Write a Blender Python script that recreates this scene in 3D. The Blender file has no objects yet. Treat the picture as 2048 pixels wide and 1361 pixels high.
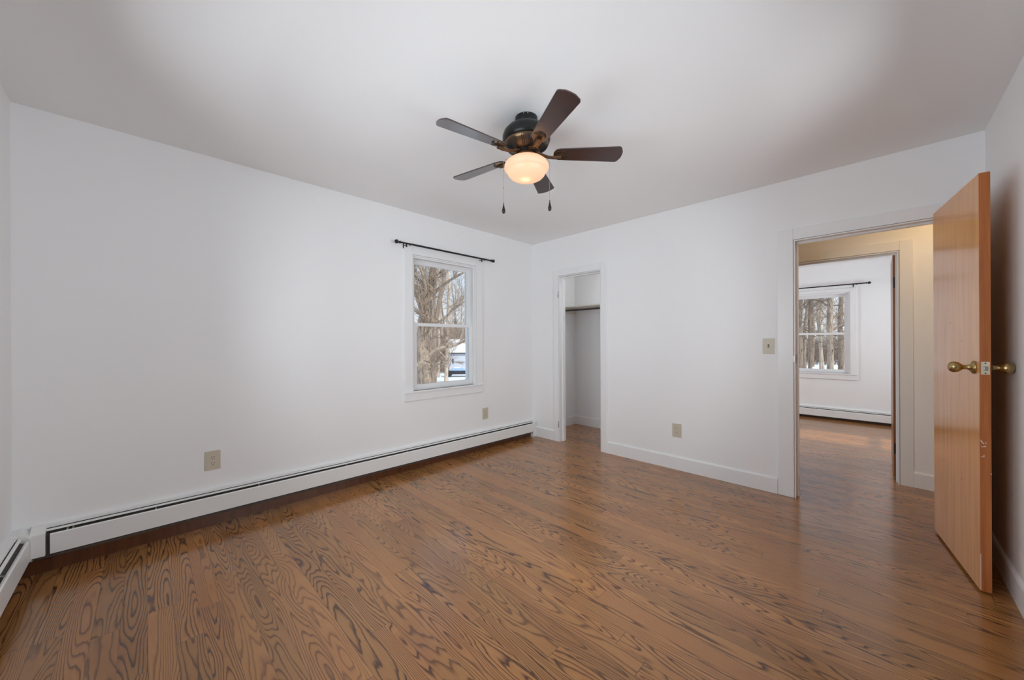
import bpy, bmesh, math, random
from mathutils import Vector, Matrix, noise as mnoise

S = bpy.context.scene
COL = S.collection
R = math.radians

# ------------------------------------------------------------------ camera
F_PX, YAW, ROLL, CAM_Z = 730.27, R(44.965), R(-0.271), 1.21
cam_data = bpy.data.cameras.new('camera')
cam_data.sensor_width = 36.0
cam_data.lens = F_PX / 2048 * 36.0
cam_data.shift_y = 2.5 / 2048
cam_data.clip_start = 0.02
cam_data.clip_end = 500
cam = bpy.data.objects.new('camera', cam_data)
COL.objects.link(cam)
_rt = Vector((math.cos(YAW), math.sin(YAW), 0))
_up = Vector((0, 0, 1))
_fw = Vector((-math.sin(YAW), math.cos(YAW), 0))
_cr = _rt * math.cos(ROLL) + _up * math.sin(ROLL)
_cu = -_rt * math.sin(ROLL) + _up * math.cos(ROLL)
m = Matrix((( _cr.x, _cu.x, -_fw.x, 0), (_cr.y, _cu.y, -_fw.y, 0), (_cr.z, _cu.z, -_fw.z, CAM_Z), (0, 0, 0, 1)))
cam.matrix_world = m
S.camera = cam

# ------------------------------------------------------------------ colour management
S.view_settings.view_transform = 'Standard'
S.view_settings.look = 'None'
S.view_settings.gamma = 1.0
S.view_settings.exposure = 0.0
S.view_settings.use_curve_mapping = False
try:
    S.cycles.use_denoising = True
    S.cycles.max_bounces = 12
    S.cycles.diffuse_bounces = 8
    S.cycles.transparent_max_bounces = 16
    S.cycles.caustics_reflective = False
    S.cycles.sample_clamp_indirect = 6.0
except Exception:
    pass

# ------------------------------------------------------------------ sky, sun, added fill light
W = bpy.data.worlds.new('sky'); S.world = W; W.use_nodes = True
wn = W.node_tree; wn.nodes.clear()
w_out = wn.nodes.new('ShaderNodeOutputWorld'); w_bg = wn.nodes.new('ShaderNodeBackground')
w_tc = wn.nodes.new('ShaderNodeTexCoord'); w_sep = wn.nodes.new('ShaderNodeSeparateXYZ'); w_cr = wn.nodes.new('ShaderNodeValToRGB')
w_cr.color_ramp.elements[0].position = 0.0; w_cr.color_ramp.elements[0].color = (0.86, 0.93, 1.0, 1)
w_cr.color_ramp.elements[1].position = 0.55; w_cr.color_ramp.elements[1].color = (0.48, 0.70, 0.95, 1)
wn.links.new(w_tc.outputs['Generated'], w_sep.inputs[0]); wn.links.new(w_sep.outputs['Z'], w_cr.inputs[0])
wn.links.new(w_cr.outputs[0], w_bg.inputs[0]); w_bg.inputs[1].default_value = 1.0
wn.links.new(w_bg.outputs[0], w_out.inputs[0])

sun_d = bpy.data.lights.new('sun', 'SUN'); sun_d.energy = 3.2; sun_d.angle = R(0.6); sun_d.color = (1, 0.93, 0.82)
sun = bpy.data.objects.new('sun', sun_d); COL.objects.link(sun)
sun.rotation_euler = Vector((-0.9, 0.0, -0.70)).to_track_quat('-Z', 'Y').to_euler()

def fill_light(name, loc, direction, sx, sy, power, color=(0.87, 0.94, 1.0)):
    """Added fill light outside an unseen window, aimed in through its glass."""
    d = bpy.data.lights.new(name, 'AREA'); d.shape = 'RECTANGLE'; d.size = sx; d.size_y = sy; d.energy = power; d.color = color
    o = bpy.data.objects.new(name, d); COL.objects.link(o); o.location = loc
    o.rotation_euler = Vector(direction).to_track_quat('-Z', 'Y').to_euler()
    return o

P_NEAR, P_SIDE, P_ROOM2 = 30, 23, 56  # strengths of the fill lights added behind unseen windows
fill_light('window_fill', (-1.80, -0.82, 1.34), (0, 1, 0.08), 0.85, 1.40, P_NEAR)
fill_light('window_fill', (-0.90, -0.82, 1.34), (0, 1, 0.08), 0.85, 1.40, P_NEAR)
fill_light('window_fill', (0.64, 0.95, 1.38), (-1, 0, 0.12), 0.76, 1.28, P_SIDE)
fill_light('window_fill', (0.64, 2.10, 1.38), (-1, 0, 0.12), 0.76, 1.28, P_SIDE)
fill_light('window_fill', (-3.42, 6.1, 1.30), (1, 0, 0.1), 0.85, 1.25, P_ROOM2)
fill_light('window_fill', (1.85, 6.0, 1.30), (-1, 0, 0.1), 0.85, 1.25, P_ROOM2)

# ------------------------------------------------------------------ node helpers
class NT:
    def __init__(s, name):
        s.mat = bpy.data.materials.new(name); s.mat.use_nodes = True
        s.t = s.mat.node_tree; s.t.nodes.clear()
        s.out = s.t.nodes.new('ShaderNodeOutputMaterial')
    def n(s, typ, **kw):
        nd = s.t.nodes.new(typ)
        for k, v in kw.items(): setattr(nd, k, v)
        return nd
    def link(s, a, b): s.t.links.new(a, b)
    def _in(s, sock, v):
        if isinstance(v, bpy.types.NodeSocket): s.link(v, sock)
        elif v is not None: sock.default_value = v
    def math(s, op, a, b=None, c=None, clamp=False):
        nd = s.n('ShaderNodeMath', operation=op, use_clamp=clamp)
        s._in(nd.inputs[0], a)
        if b is not None: s._in(nd.inputs[1], b)
        if c is not None: s._in(nd.inputs[2], c)
        return nd.outputs[0]
    def xyz(s, v):
        nd = s.n('ShaderNodeSeparateXYZ'); s.link(v, nd.inputs[0]); return nd.outputs
    def vec(s, x, y, z):
        nd = s.n('ShaderNodeCombineXYZ')
        for i, v in enumerate((x, y, z)): s._in(nd.inputs[i], v)
        return nd.outputs[0]
    def white(s, v):
        nd = s.n('ShaderNodeTexWhiteNoise', noise_dimensions='3D'); s.link(v, nd.inputs['Vector']); return nd.outputs
    def noise(s, v, scale=5, detail=2, rough=0.5, dist=0.0):
        nd = s.n('ShaderNodeTexNoise'); s._in(nd.inputs['Vector'], v)
        nd.inputs['Scale'].default_value = scale; nd.inputs['Detail'].default_value = detail
        nd.inputs['Roughness'].default_value = rough; nd.inputs['Distortion'].default_value = dist
        return nd.outputs[0]
    def ramp(s, f, stops, interp='LINEAR'):
        nd = s.n('ShaderNodeValToRGB'); cr = nd.color_ramp; cr.interpolation = interp
        while len(cr.elements) < len(stops): cr.elements.new(0.5)
        for e, (p, c) in zip(cr.elements, stops):
            e.position = p; e.color = (c[0], c[1], c[2], 1) if not isinstance(c, (int, float)) else (c, c, c, 1)
        s.link(f, nd.inputs[0]); return nd.outputs[0]
    def mix(s, f, a, b, mode='MIX'):
        nd = s.n('ShaderNodeMix', data_type='RGBA', blend_type=mode)
        s._in(nd.inputs[0], f)
        for sock, v in ((nd.inputs[6], a), (nd.inputs[7], b)):
            if isinstance(v, tuple): v = (v[0], v[1], v[2], 1)
            s._in(sock, v)
        return nd.outputs[2]
    def bump(s, h, strength=0.2, dist=0.01):
        nd = s.n('ShaderNodeBump'); s.link(h, nd.inputs['Height'])
        nd.inputs['Strength'].default_value = strength; nd.inputs['Distance'].default_value = dist
        return nd.outputs[0]
    def coord(s, which='Object'):
        return s.n('ShaderNodeTexCoord').outputs[which]
    def bsdf(s, color, rough=0.5, metal=0.0, normal=None, spec=0.5, coat=0.0, coat_rough=0.1, emit=None, emit_s=0.0):
        nd = s.n('ShaderNodeBsdfPrincipled')
        if isinstance(color, tuple): color = (color[0], color[1], color[2], 1)
        s._in(nd.inputs['Base Color'], color); s._in(nd.inputs['Roughness'], rough)
        nd.inputs['Metallic'].default_value = metal
        nd.inputs['Specular IOR Level'].default_value = spec
        nd.inputs['Coat Weight'].default_value = coat; nd.inputs['Coat Roughness'].default_value = coat_rough
        if normal is not None: s.link(normal, nd.inputs['Normal'])
        if emit is not None:
            nd.inputs['Emission Color'].default_value = (*emit, 1); nd.inputs['Emission Strength'].default_value = emit_s
        s.link(nd.outputs[0], s.out.inputs[0]); return nd

def plain(name, c, rough=0.5, metal=0.0, var=0.04, scale=6.0, bump=0.0, bscale=60, **kw):
    t = NT(name); co = t.coord()
    nz = t.noise(co, scale, 3)
    col = t.mix(t.math('MULTIPLY', nz, 1.0), tuple(x * (1 - var) for x in c), tuple(min(1, x * (1 + var)) for x in c))
    nrm = t.bump(t.noise(co, bscale, 3), bump, 0.002) if bump else None
    t.bsdf(col, rough, metal, nrm, **kw)
    return t.mat

M = {}
M['wall'] = plain('white_wall_paint', (0.865, 0.868, 0.872), 0.55, var=0.012, scale=1.5, bump=0.06, bscale=90, spec=0.35)
M['ceiling'] = plain('white_ceiling_paint', (0.875, 0.875, 0.875), 0.7, var=0.012, scale=1.2, bump=0.08, bscale=70, spec=0.25)
M['trim'] = plain('white_gloss_trim_paint', (0.84, 0.845, 0.85), 0.32, var=0.015, scale=3, bump=0.04, bscale=30)
M['heater'] = plain('white_heater_enamel', (0.82, 0.83, 0.82), 0.35, var=0.03, scale=4)
M['slot'] = plain('dusty_dark_brown_metal', (0.055, 0.045, 0.036), 0.6, var=0.35, scale=25)
M['fins'] = plain('old_aluminium_fins', (0.12, 0.10, 0.085), 0.5, 0.4, var=0.4, scale=40)
M['plate'] = plain('almond_plastic', (0.58, 0.53, 0.42), 0.4, var=0.04, scale=20)
M['dark'] = plain('black_recess', (0.02, 0.018, 0.015), 0.5, var=0.1)
M['rod'] = plain('black_iron', (0.016, 0.016, 0.017), 0.4, 0.3, var=0.2)
M['brass'] = plain('aged_brass', (0.46, 0.34, 0.15), 0.27, 1.0, var=0.2, scale=60)
M['bronze'] = plain('dark_bronze', (0.022, 0.022, 0.022), 0.36, 0.55, var=0.15, scale=20)
M['antique'] = plain('antique_brass', (0.19, 0.12, 0.07), 0.33, 0.9, var=0.25, scale=30)
M['steel'] = plain('dull_steel', (0.42, 0.42, 0.40), 0.4, 0.9, var=0.2)
M['ivory'] = plain('pale_brass_plate', (0.74, 0.68, 0.52), 0.35, 0.3, var=0.1, scale=40)
M['scuff'] = plain('white_paint_scuff', (0.82, 0.74, 0.68), 0.5, var=0.1)
M['hingepaint'] = plain('painted_hinge_mark', (0.30, 0.30, 0.30), 0.5, var=0.6, scale=120)
M['snow'] = plain('snow', (0.90, 0.91, 0.93), 0.8, var=0.04, scale=0.2, bump=0.4, bscale=1.5)
M['siding'] = plain('pale_grey_siding', (0.56, 0.60, 0.68), 0.7, var=0.05, scale=1)
M['house_window'] = plain('dark_window_glass', (0.05, 0.06, 0.08), 0.1, var=0.1)
M['carpaint'] = plain('black_car_paint', (0.02, 0.022, 0.026), 0.25, var=0.1)
M['carglass'] = plain('frosted_car_glass', (0.34, 0.50, 0.74), 0.35, var=0.08)
M['rubber'] = plain('tyre_rubber', (0.015, 0.015, 0.015), 0.7, var=0.1)

def mat_floor():
    t = NT('stained_strip_wood_floor'); co = t.xyz(t.coord())
    X, Y = co[0], co[1]
    PW = 0.0826
    row = t.math('FLOOR', t.math('DIVIDE', Y, PW))
    vfr = t.math('FRACT', t.math('DIVIDE', Y, PW))
    r_row = t.white(t.vec(row, 3.7, 1.0))[0]
    r_row2 = t.white(t.vec(row, 9.1, 5.0))[0]
    L = t.math('ADD', t.math('MULTIPLY', r_row2, 0.9), 0.75)
    xs = t.math('ADD', t.math('DIVIDE', X, L), t.math('MULTIPLY', r_row, 7.0))
    cell = t.math('FLOOR', xs); xfr = t.math('FRACT', xs)
    wn3 = t.white(t.vec(row, cell, 0.5))
    r1 = wn3[0]; rc = t.n('ShaderNodeSeparateColor'); t.link(wn3[1], rc.inputs[0])
    ra, rb, rg = rc.outputs[0], rc.outputs[1], rc.outputs[2]
    # low frequency field whose contour lines are the growth rings of a flat sawn board
    px = t.math('ADD', t.math('MULTIPLY', X, 1.0), t.math('MULTIPLY', ra, 61.0))
    py = t.math('ADD', t.math('MULTIPLY', Y, 8.5), t.math('MULTIPLY', rb, 47.0))
    v1 = t.vec(px, py, t.math('MULTIPLY', rg, 33.0))
    f1 = t.noise(v1, 1.0, 1.6, 0.40, 0.10)
    v2 = t.vec(t.math('MULTIPLY', X, 9.0), t.math('MULTIPLY', Y, 42.0), t.math('MULTIPLY', r1, 20.0))
    f2 = t.noise(v2, 1.0, 2.0, 0.55)
    dens = t.math('ADD', t.math('MULTIPLY', rb, 19.0), 17.0)
    lin = t.math('MULTIPLY', t.math('POWER', ra, 2.2), 130.0)
    ring = t.math('ADD', t.math('MULTIPLY', f1, dens), t.math('MULTIPLY', f2, 0.7))
    ring = t.math('ADD', ring, t.math('MULTIPLY', Y, lin))
    saw = t.math('FRACT', ring)
    dark = t.ramp(saw, [(0.0, 0.12), (0.30, 0.0), (0.60, 0.14), (0.80, 0.80), (0.89, 1.0), (0.96, 0.55), (1.0, 0.12)])
    # fine pores
    fib = t.noise(t.vec(t.math('MULTIPLY', X, 14.0), t.math('MULTIPLY', Y, 520.0), t.math('MULTIPLY', r1, 9.0)), 1.0, 2.0, 0.6)
    str_ = t.math('ADD', t.math('MULTIPLY', rg, 0.50), 0.60)
    dk = t.math('MULTIPLY', dark, str_)
    dk = t.math('ADD', dk, t.math('MULTIPLY', t.math('SUBTRACT', fib, 0.5), 0.55), clamp=True)
    # blotchy stain
    blot = t.noise(t.vec(t.math('MULTIPLY', X, 2.0), t.math('MULTIPLY', Y, 7.0), 4.0), 1.0, 3.0, 0.5)
    light = t.mix(r1, FLOOR_L1, FLOOR_L2)
    light = t.mix(t.math('MULTIPLY', t.math('SUBTRACT', blot, 0.42, clamp=True), 1.6, clamp=True), light, FLOOR_L3)
    col = t.mix(dk, light, FLOOR_D)
    tone = t.math('ADD', t.math('MULTIPLY', ra, 0.50), 0.72)
    g = t.n('ShaderNodeCombineColor')
    for i in range(3): t.link(tone, g.inputs[i])
    col = t.mix(1.0, col, g.outputs[0], 'MULTIPLY')
    # seams
    e1 = t.math('LESS_THAN', vfr, 0.013); e2 = t.math('GREATER_THAN', vfr, 0.990)
    xd = t.math('MULTIPLY', xfr, L); e3 = t.math('LESS_THAN', xd, 0.0020)
    seam = t.math('MAXIMUM', t.math('MAXIMUM', e1, e2), e3)
    seam_s = t.math('MULTIPLY', seam, t.math('ADD', t.math('MULTIPLY', r_row, 0.5), 0.35))
    col = t.mix(seam_s, col, (0.035, 0.018, 0.010))
    wav = t.noise(t.vec(t.math('MULTIPLY', X, 3.0), t.math('MULTIPLY', Y, 12.0), 0.0), 1.0, 2.0, 0.5)
    hgt = t.math('ADD', t.math('MULTIPLY', wav, 0.8), t.math('MULTIPLY', dk, -0.03))
    hgt = t.math('SUBTRACT', hgt, t.math('MULTIPLY', seam, 0.5))
    hgt = t.math('ADD', hgt, t.math('MULTIPLY', r1, 0.35))
    nrm = t.bump(hgt, 0.22, 0.004)
    rough = t.math('ADD', t.math('MULTIPLY', dk, 0.02), t.math('ADD', t.math('MULTIPLY', blot, 0.10), 0.18))
    t.bsdf(col, rough, 0.0, nrm, spec=0.55, coat=0.3, coat_rough=0.12)
    return t.mat
FLOOR_L1 = (0.47, 0.220, 0.070); FLOOR_L2 = (0.38, 0.170, 0.056); FLOOR_L3 = (0.33, 0.115, 0.036); FLOOR_D = (0.078, 0.028, 0.011)
M['floor'] = mat_floor()

def mat_veneer(name, base, dark, vert=True, rough=0.16, wavy=0.25):
    t = NT(name); co = t.xyz(t.coord())
    a = t.math('MULTIPLY', co[0], 30.0); b = t.math('MULTIPLY', co[2], 1.6)
    n1 = t.noise(t.vec(a, t.math('MULTIPLY', co[1], 30.0), b), 1.0, 3.0, 0.55, 0.4)
    n2 = t.noise(t.vec(t.math('MULTIPLY', co[0], 260.0), t.math('MULTIPLY', co[1], 260.0), t.math('MULTIPLY', co[2], 6.0)), 1.0, 2.0)
    f = t.math('ADD', t.math('MULTIPLY', n1, 0.7), t.math('MULTIPLY', n2, 0.3))
    col = t.ramp(f, [(0.30, dark), (0.55, base), (0.75, tuple(min(1, x * 1.12) for x in base))])
    w = t.noise(t.vec(t.math('MULTIPLY', co[0], 2.0), co[1], t.math('MULTIPLY', co[2], 3.5)), 1.0, 1.0)
    nrm = t.bump(w, wavy, 0.003)
    t.bsdf(col, rough, 0.0, nrm, spec=0.5)
    return t.mat
M['veneer'] = mat_veneer('honey_birch_veneer', (0.74, 0.35, 0.115), (0.59, 0.25, 0.075))
M['edge'] = mat_veneer('orange_door_edge', (0.50, 0.160, 0.040), (0.34, 0.10, 0.025), rough=0.3)
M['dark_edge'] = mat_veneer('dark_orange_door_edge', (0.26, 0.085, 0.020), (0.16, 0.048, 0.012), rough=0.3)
M['toe'] = mat_veneer('red_brown_under_heater_shade', (0.125, 0.042, 0.016), (0.06, 0.019, 0.008), rough=0.3)  # dark colour standing in for shaded floor below the heaters
M['closet_pole'] = mat_veneer('dark_wood_pole', (0.05, 0.035, 0.028), (0.03, 0.02, 0.015), rough=0.4)
M['shelf'] = plain('cream_shelf_paint', (0.72, 0.69, 0.62), 0.5, var=0.05)

def mat_blade():
    t = NT('mahogany_fan_blade'); co = t.xyz(t.coord())
    n1 = t.noise(t.vec(t.math('MULTIPLY', co[0], 5.0), t.math('MULTIPLY', co[1], 90.0), co[2]), 1.0, 3.0)
    col = t.ramp(n1, [(0.3, (0.020, 0.010, 0.011)), (0.7, (0.050, 0.020, 0.018))])
    t.bsdf(col, 0.24, 0.0, spec=0.9, coat=0.6, coat_rough=0.2)
    return t.mat
M['blade'] = mat_blade()

def mat_glass():
    t = NT('clear_window_glass')
    tr = t.n('ShaderNodeBsdfTransparent'); gl = t.n('ShaderNodeBsdfGlossy'); gl.inputs['Roughness'].default_value = 0.02
    fr = t.n('ShaderNodeFresnel'); fr.inputs['IOR'].default_value = 1.3
    mx = t.n('ShaderNodeMixShader'); t.link(fr.outputs[0], mx.inputs[0]); t.link(tr.outputs[0], mx.inputs[1]); t.link(gl.outputs[0], mx.inputs[2])
    t.link(mx.outputs[0], t.out.inputs[0]); return t.mat
M['glass'] = mat_glass()

def mat_opal(name, c, s):
    t = NT(name)
    d = t.n('ShaderNodeBsdfPrincipled'); d.inputs['Base Color'].default_value = (0.75, 0.62, 0.50, 1); d.inputs['Roughness'].default_value = 0.25
    tl = t.n('ShaderNodeBsdfTranslucent'); tl.inputs[0].default_value = (0.92, 0.80, 0.68, 1)
    mx = t.n('ShaderNodeMixShader'); mx.inputs[0].default_value = 0.6
    em = t.n('ShaderNodeEmission'); em.inputs[0].default_value = (*c, 1); em.inputs[1].default_value = s
    ad = t.n('ShaderNodeAddShader')
    t.link(d.outputs[0], mx.inputs[1]); t.link(tl.outputs[0], mx.inputs[2])
    t.link(mx.outputs[0], ad.inputs[0]); t.link(em.outputs[0], ad.inputs[1]); t.link(ad.outputs[0], t.out.inputs[0])
    return t.mat
M['opal'] = mat_opal('lit_opal_glass', (1.0, 0.70, 0.50), 0.22)
M['hall_opal'] = mat_opal('lit_hall_glass', (1.0, 0.70, 0.42), 2.0)

def mat_bark(name, a, b, sc=1.0):
    t = NT(name); co = t.xyz(t.coord())
    v = t.vec(t.math('MULTIPLY', co[0], 7.0 * sc), t.math('MULTIPLY', co[1], 7.0 * sc), t.math('MULTIPLY', co[2], 1.6 * sc))
    n1 = t.noise(v, 1.0, 5.0, 0.65, 0.8)
    n2 = t.noise(t.vec(co[0], co[1], t.math('MULTIPLY', co[2], 0.5)), 1.2, 2.0)
    f = t.math('ADD', t.math('MULTIPLY', n1, 0.8), t.math('MULTIPLY', n2, 0.2))
    col = t.ramp(f, [(0.36, b), (0.50, a), (0.68, tuple(min(1, x * 1.35) for x in a))])
    t.bsdf(col, 0.9, 0.0, t.bump(n1, 0.8, 0.06), spec=0.2)
    return t.mat
M['bark'] = mat_bark('maple_bark', (0.42, 0.32, 0.24), (0.10, 0.075, 0.058))
M['bark_far'] = mat_bark('woodland_bark', (0.30, 0.225, 0.17), (0.11, 0.08, 0.06))
M['bark_pale'] = mat_bark('pale_bark', (0.52, 0.42, 0.33), (0.25, 0.19, 0.145))
M['brush'] = mat_bark('bare_brush', (0.28, 0.205, 0.16), (0.13, 0.09, 0.07))

# ------------------------------------------------------------------ mesh helpers
def box(bm, x0, x1, y0, y1, z0, z1, bevel=0.0):
    x0, x1 = sorted((x0, x1)); y0, y1 = sorted((y0, y1)); z0, z1 = sorted((z0, z1))
    vs = [bm.verts.new(p) for p in ((x0, y0, z0), (x1, y0, z0), (x1, y1, z0), (x0, y1, z0), (x0, y0, z1), (x1, y0, z1), (x1, y1, z1), (x0, y1, z1))]
    fs = [bm.faces.new([vs[i] for i in f]) for f in ((3, 2, 1, 0), (4, 5, 6, 7), (0, 1, 5, 4), (1, 2, 6, 5), (2, 3, 7, 6), (3, 0, 4, 7))]
    if bevel:
        es = {e for f in fs for e in f.edges}
        bmesh.ops.bevel(bm, geom=list(es), offset=bevel, segments=2, affect='EDGES', profile=0.5)
    return vs

def tube(bm, pts, rad, n=8, caps=True):
    pts = [Vector(p) for p in pts]
    if not isinstance(rad, (list, tuple)): rad = [rad] * len(pts)
    rings = []; ref = Vector((0.13, 0.21, 0.97)); prev = None
    for i, p in enumerate(pts):
        d = (pts[min(i + 1, len(pts) - 1)] - pts[max(i - 1, 0)])
        if d.length < 1e-9: d = Vector((0, 0, 1))
        d.normalize()
        if prev is None:
            a = d.cross(ref if abs(d.dot(ref)) < 0.95 else Vector((1, 0, 0))).normalized()
        else:
            a = (prev - d * prev.dot(d)); a = a.normalized() if a.length > 1e-6 else d.orthogonal().normalized()
        prev = a; b = d.cross(a)
        rings.append([bm.verts.new(p + (a * math.cos(2 * math.pi * k / n) + b * math.sin(2 * math.pi * k / n)) * rad[i]) for k in range(n)])
    for r0, r1 in zip(rings, rings[1:]):
        for k in range(n): bm.faces.new((r0[k], r0[(k + 1) % n], r1[(k + 1) % n], r1[k]))
    if caps:
        bm.faces.new(rings[0][::-1]); bm.faces.new(rings[-1])

def lathe(bm, prof, n=48, M4=None, ribs=0.0, nr=0):
    """prof: (r, z) list; revolved about z."""
    rings = []
    for j, (r, z) in enumerate(prof):
        if r < 1e-6: rings.append([bm.verts.new((0, 0, z))]); continue
        ring = []
        for k in range(n):
            a = 2 * math.pi * k / n
            ring.append(bm.verts.new((r * math.cos(a), r * math.sin(a), z)))
        rings.append(ring)
    for r0, r1 in zip(rings, rings[1:]):
        if len(r0) == 1 and len(r1) == 1: continue
        for k in range(n):
            q = (k + 1) % n
            if len(r0) == 1: bm.faces.new((r0[0], r1[q], r1[k]))
            elif len(r1) == 1: bm.faces.new((r0[k], r0[q], r1[0]))
            else: bm.faces.new((r0[k], r0[q], r1[q], r1[k]))
    if M4 is not None:
        vs = [v for rg in rings for v in rg]; bmesh.ops.transform(bm, matrix=M4, verts=vs)

def prism(bm, poly, axis, a0, a1):
    """extrude a 2D polygon along an axis: axis 0 -> poly is (y,z), 1 -> (x,z), 2 -> (x,y)."""
    def P(u, v, w): return ((w, u, v), (u, w, v), (u, v, w))[axis]
    A = [bm.verts.new(P(u, v, a0)) for u, v in poly]; B = [bm.verts.new(P(u, v, a1)) for u, v in poly]
    n = len(poly)
    bm.faces.new(A[::-1]); bm.faces.new(B)
    for i in range(n): bm.faces.new((A[i], A[(i + 1) % n], B[(i + 1) % n], B[i]))

def obj(name, bm, mat, parent=None, smooth=False, loc=None, rot=None, auto=None):
    bmesh.ops.recalc_face_normals(bm, faces=bm.faces)
    me = bpy.data.meshes.new(name); bm.to_mesh(me); bm.free()
    for mm in (mat if isinstance(mat, list) else [mat]): me.materials.append(mm)
    if smooth: me.shade_smooth()
    if auto is not None:
        me.shade_smooth()
        bm2 = bmesh.new(); bm2.from_mesh(me)
        for e in bm2.edges:
            if len(e.link_faces) == 2 and e.calc_face_angle(0) > R(auto): e.smooth = False
        bm2.to_mesh(me); bm2.free()
    o = bpy.data.objects.new(name, me); COL.objects.link(o)
    if parent is not None: o.parent = parent
    if loc is not None: o.location = loc
    if rot is not None: o.rotation_euler = rot
    return o

def empty(name, loc=(0, 0, 0), rotz=0.0):
    o = bpy.data.objects.new(name, None); COL.objects.link(o); o.empty_display_size = 0.1
    o.location = loc; o.rotation_euler = (0, 0, rotz); return o

def tag(o, label=None, cat=None, group=None, kind=None):
    if label: o['label'] = label
    if cat: o['category'] = cat
    if group: o['group'] = group
    if kind: o['kind'] = kind
    return o

def struct(name, bm, mat, label, cat, **kw):
    return tag(obj(name, bm, mat, **kw), label, cat, kind='structure')

def copy_tree(o, parent=None):
    c = o.copy(); COL.objects.link(c)
    if parent is not None: c.parent = parent
    for ch in o.children: copy_tree(ch, c)
    return c

def wall_boxes(bm, axis, f0, f1, a0, a1, z0, z1, openings):
    """wall slab with rectangular openings (a, b, zb, zt). axis 'x' = wall runs along x."""
    ops = sorted(openings); cur = a0
    def B(p, q, zb, zt):
        if q - p < 1e-5 or zt - zb < 1e-5: return
        if axis == 'x': box(bm, p, q, f0, f1, zb, zt)
        else: box(bm, f0, f1, p, q, zb, zt)
    for (a, b, zb, zt) in ops:
        B(cur, a, z0, z1); B(a, b, z0, zb); B(a, b, zt, z1); cur = b
    B(cur, a1, z0, z1)

# ------------------------------------------------------------------ room dimensions
XL, XR, YN, YB, H = -3.128, 0.458, -0.488, 3.513, 2.447
YH0, YH1 = 3.623, 4.435          # hall between the two partition walls
YR2, YF, H2 = 4.545, 7.35, 2.352  # second bedroom
D1 = (-0.446, 0.281, 0.0, 1.972)   # doorway to the hall (x0, x1, z0, z1)
C1 = (-2.70, -2.13, 0.0, 1.985)    # closet opening
D2 = (-0.60, 0.131, 0.0, 1.948)    # doorway to the second bedroom
W1 = (1.787, 2.567, 0.74, 2.04)    # window in the left wall (y0, y1, z0, z1)
W2 = (-1.055, -0.275, 0.705, 1.925)
NW1 = (-2.19, -1.41, 0.74, 2.04); NW2 = (-1.29, -0.51, 0.74, 2.04)  # unseen near wall openings, added to let the fill light in
XE, XE2 = 2.0, 1.6

bm = bmesh.new(); box(bm, XL - 0.15, XE + 0.15, YN - 0.15, YF + 0.15, -0.12, 0.0)
struct('floor', bm, M['floor'], 'glossy brown stained strip wood floor with dark swirling grain', 'floor')
bm = bmesh.new(); box(bm, XL - 0.15, XE + 0.15, YN - 0.15, YH1 + 0.055, H, H + 0.2)
struct('ceiling', bm, M['ceiling'], 'plain white painted ceiling around the fan', 'ceiling')
bm = bmesh.new(); box(bm, XL - 0.15, XE + 0.15, YH1 + 0.055, YF + 0.15, H2, H + 0.2)
struct('ceiling_bedroom', bm, M['ceiling'], 'white ceiling of the room seen through the open doorway', 'ceiling')
bm = bmesh.new(); wall_boxes(bm, 'y', XL - 0.15, XL, YN - 0.15, YF + 0.15, 0, H, [W1, (5.7, 6.5, 0.7, 1.95)])
struct('wall_left', bm, M['wall'], 'long white left wall with the sash window in it', 'wall')
bm = bmesh.new(); wall_boxes(bm, 'x', YB, YH0, XL, XE, 0, H, [C1, D1])
struct('wall_back', bm, M['wall'], 'white back wall with the closet opening and the hall doorway', 'wall')
bm = bmesh.new(); wall_boxes(bm, 'y', XR, XR + 0.15, YN, YB, 0, H, [(0.56, 1.34, 0.74, 2.04), (1.71, 2.49, 0.74, 2.04)])
struct('wall_right', bm, M['wall'], 'white right wall in shade behind the open wooden door', 'wall')
bm = bmesh.new(); wall_boxes(bm, 'x', YN - 0.15, YN, XL, XR + 0.15, 0, H, [NW1, NW2])
struct('wall_near', bm, M['wall'], 'sliver of white wall at the left edge of the picture', 'wall')
bm = bmesh.new(); wall_boxes(bm, 'x', YH1, YR2, XL, XE, 0, H, [D2])
struct('wall_hall_far', bm, M['wall'], 'warm lit hall wall around the second doorway', 'wall')
bm = bmesh.new(); box(bm, -1.55, -1.45, YH0, YH1, 0, H)
struct('wall_closet_side', bm, M['wall'], 'white partition closing the closet off from the hall', 'wall')
bm = bmesh.new(); wall_boxes(bm, 'y', XE, XE + 0.15, YB, YR2, 0, H, [])
struct('wall_hall_end', bm, M['wall'], 'white wall at the far end of the hall', 'wall')
bm = bmesh.new(); wall_boxes(bm, 'x', YF, YF + 0.15, XL, XE, 0, H, [W2])
struct('wall_far', bm, M['wall'], 'white far wall of the next room with a window', 'wall')
bm = bmesh.new(); wall_boxes(bm, 'y', XE2, XE2 + 0.15, YR2, YF, 0, H, [(5.6, 6.4, 0.7, 1.95)])
struct('wall_bedroom_right', bm, M['wall'], 'right wall of the next room', 'wall')

bm = bmesh.new(); prism(bm, [(XR + 0.15, 2.62), (XR + 0.15, 2.50), (XR + 2.6, 2.12), (XR + 2.6, 2.24)], 1, YN - 0.3, YB)  # unseen roof added to keep sun out of the right wall windows
struct('sun_block_roof', bm, M['trim'], 'unseen roof added outside the right wall to block the sun', 'roof')

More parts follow.
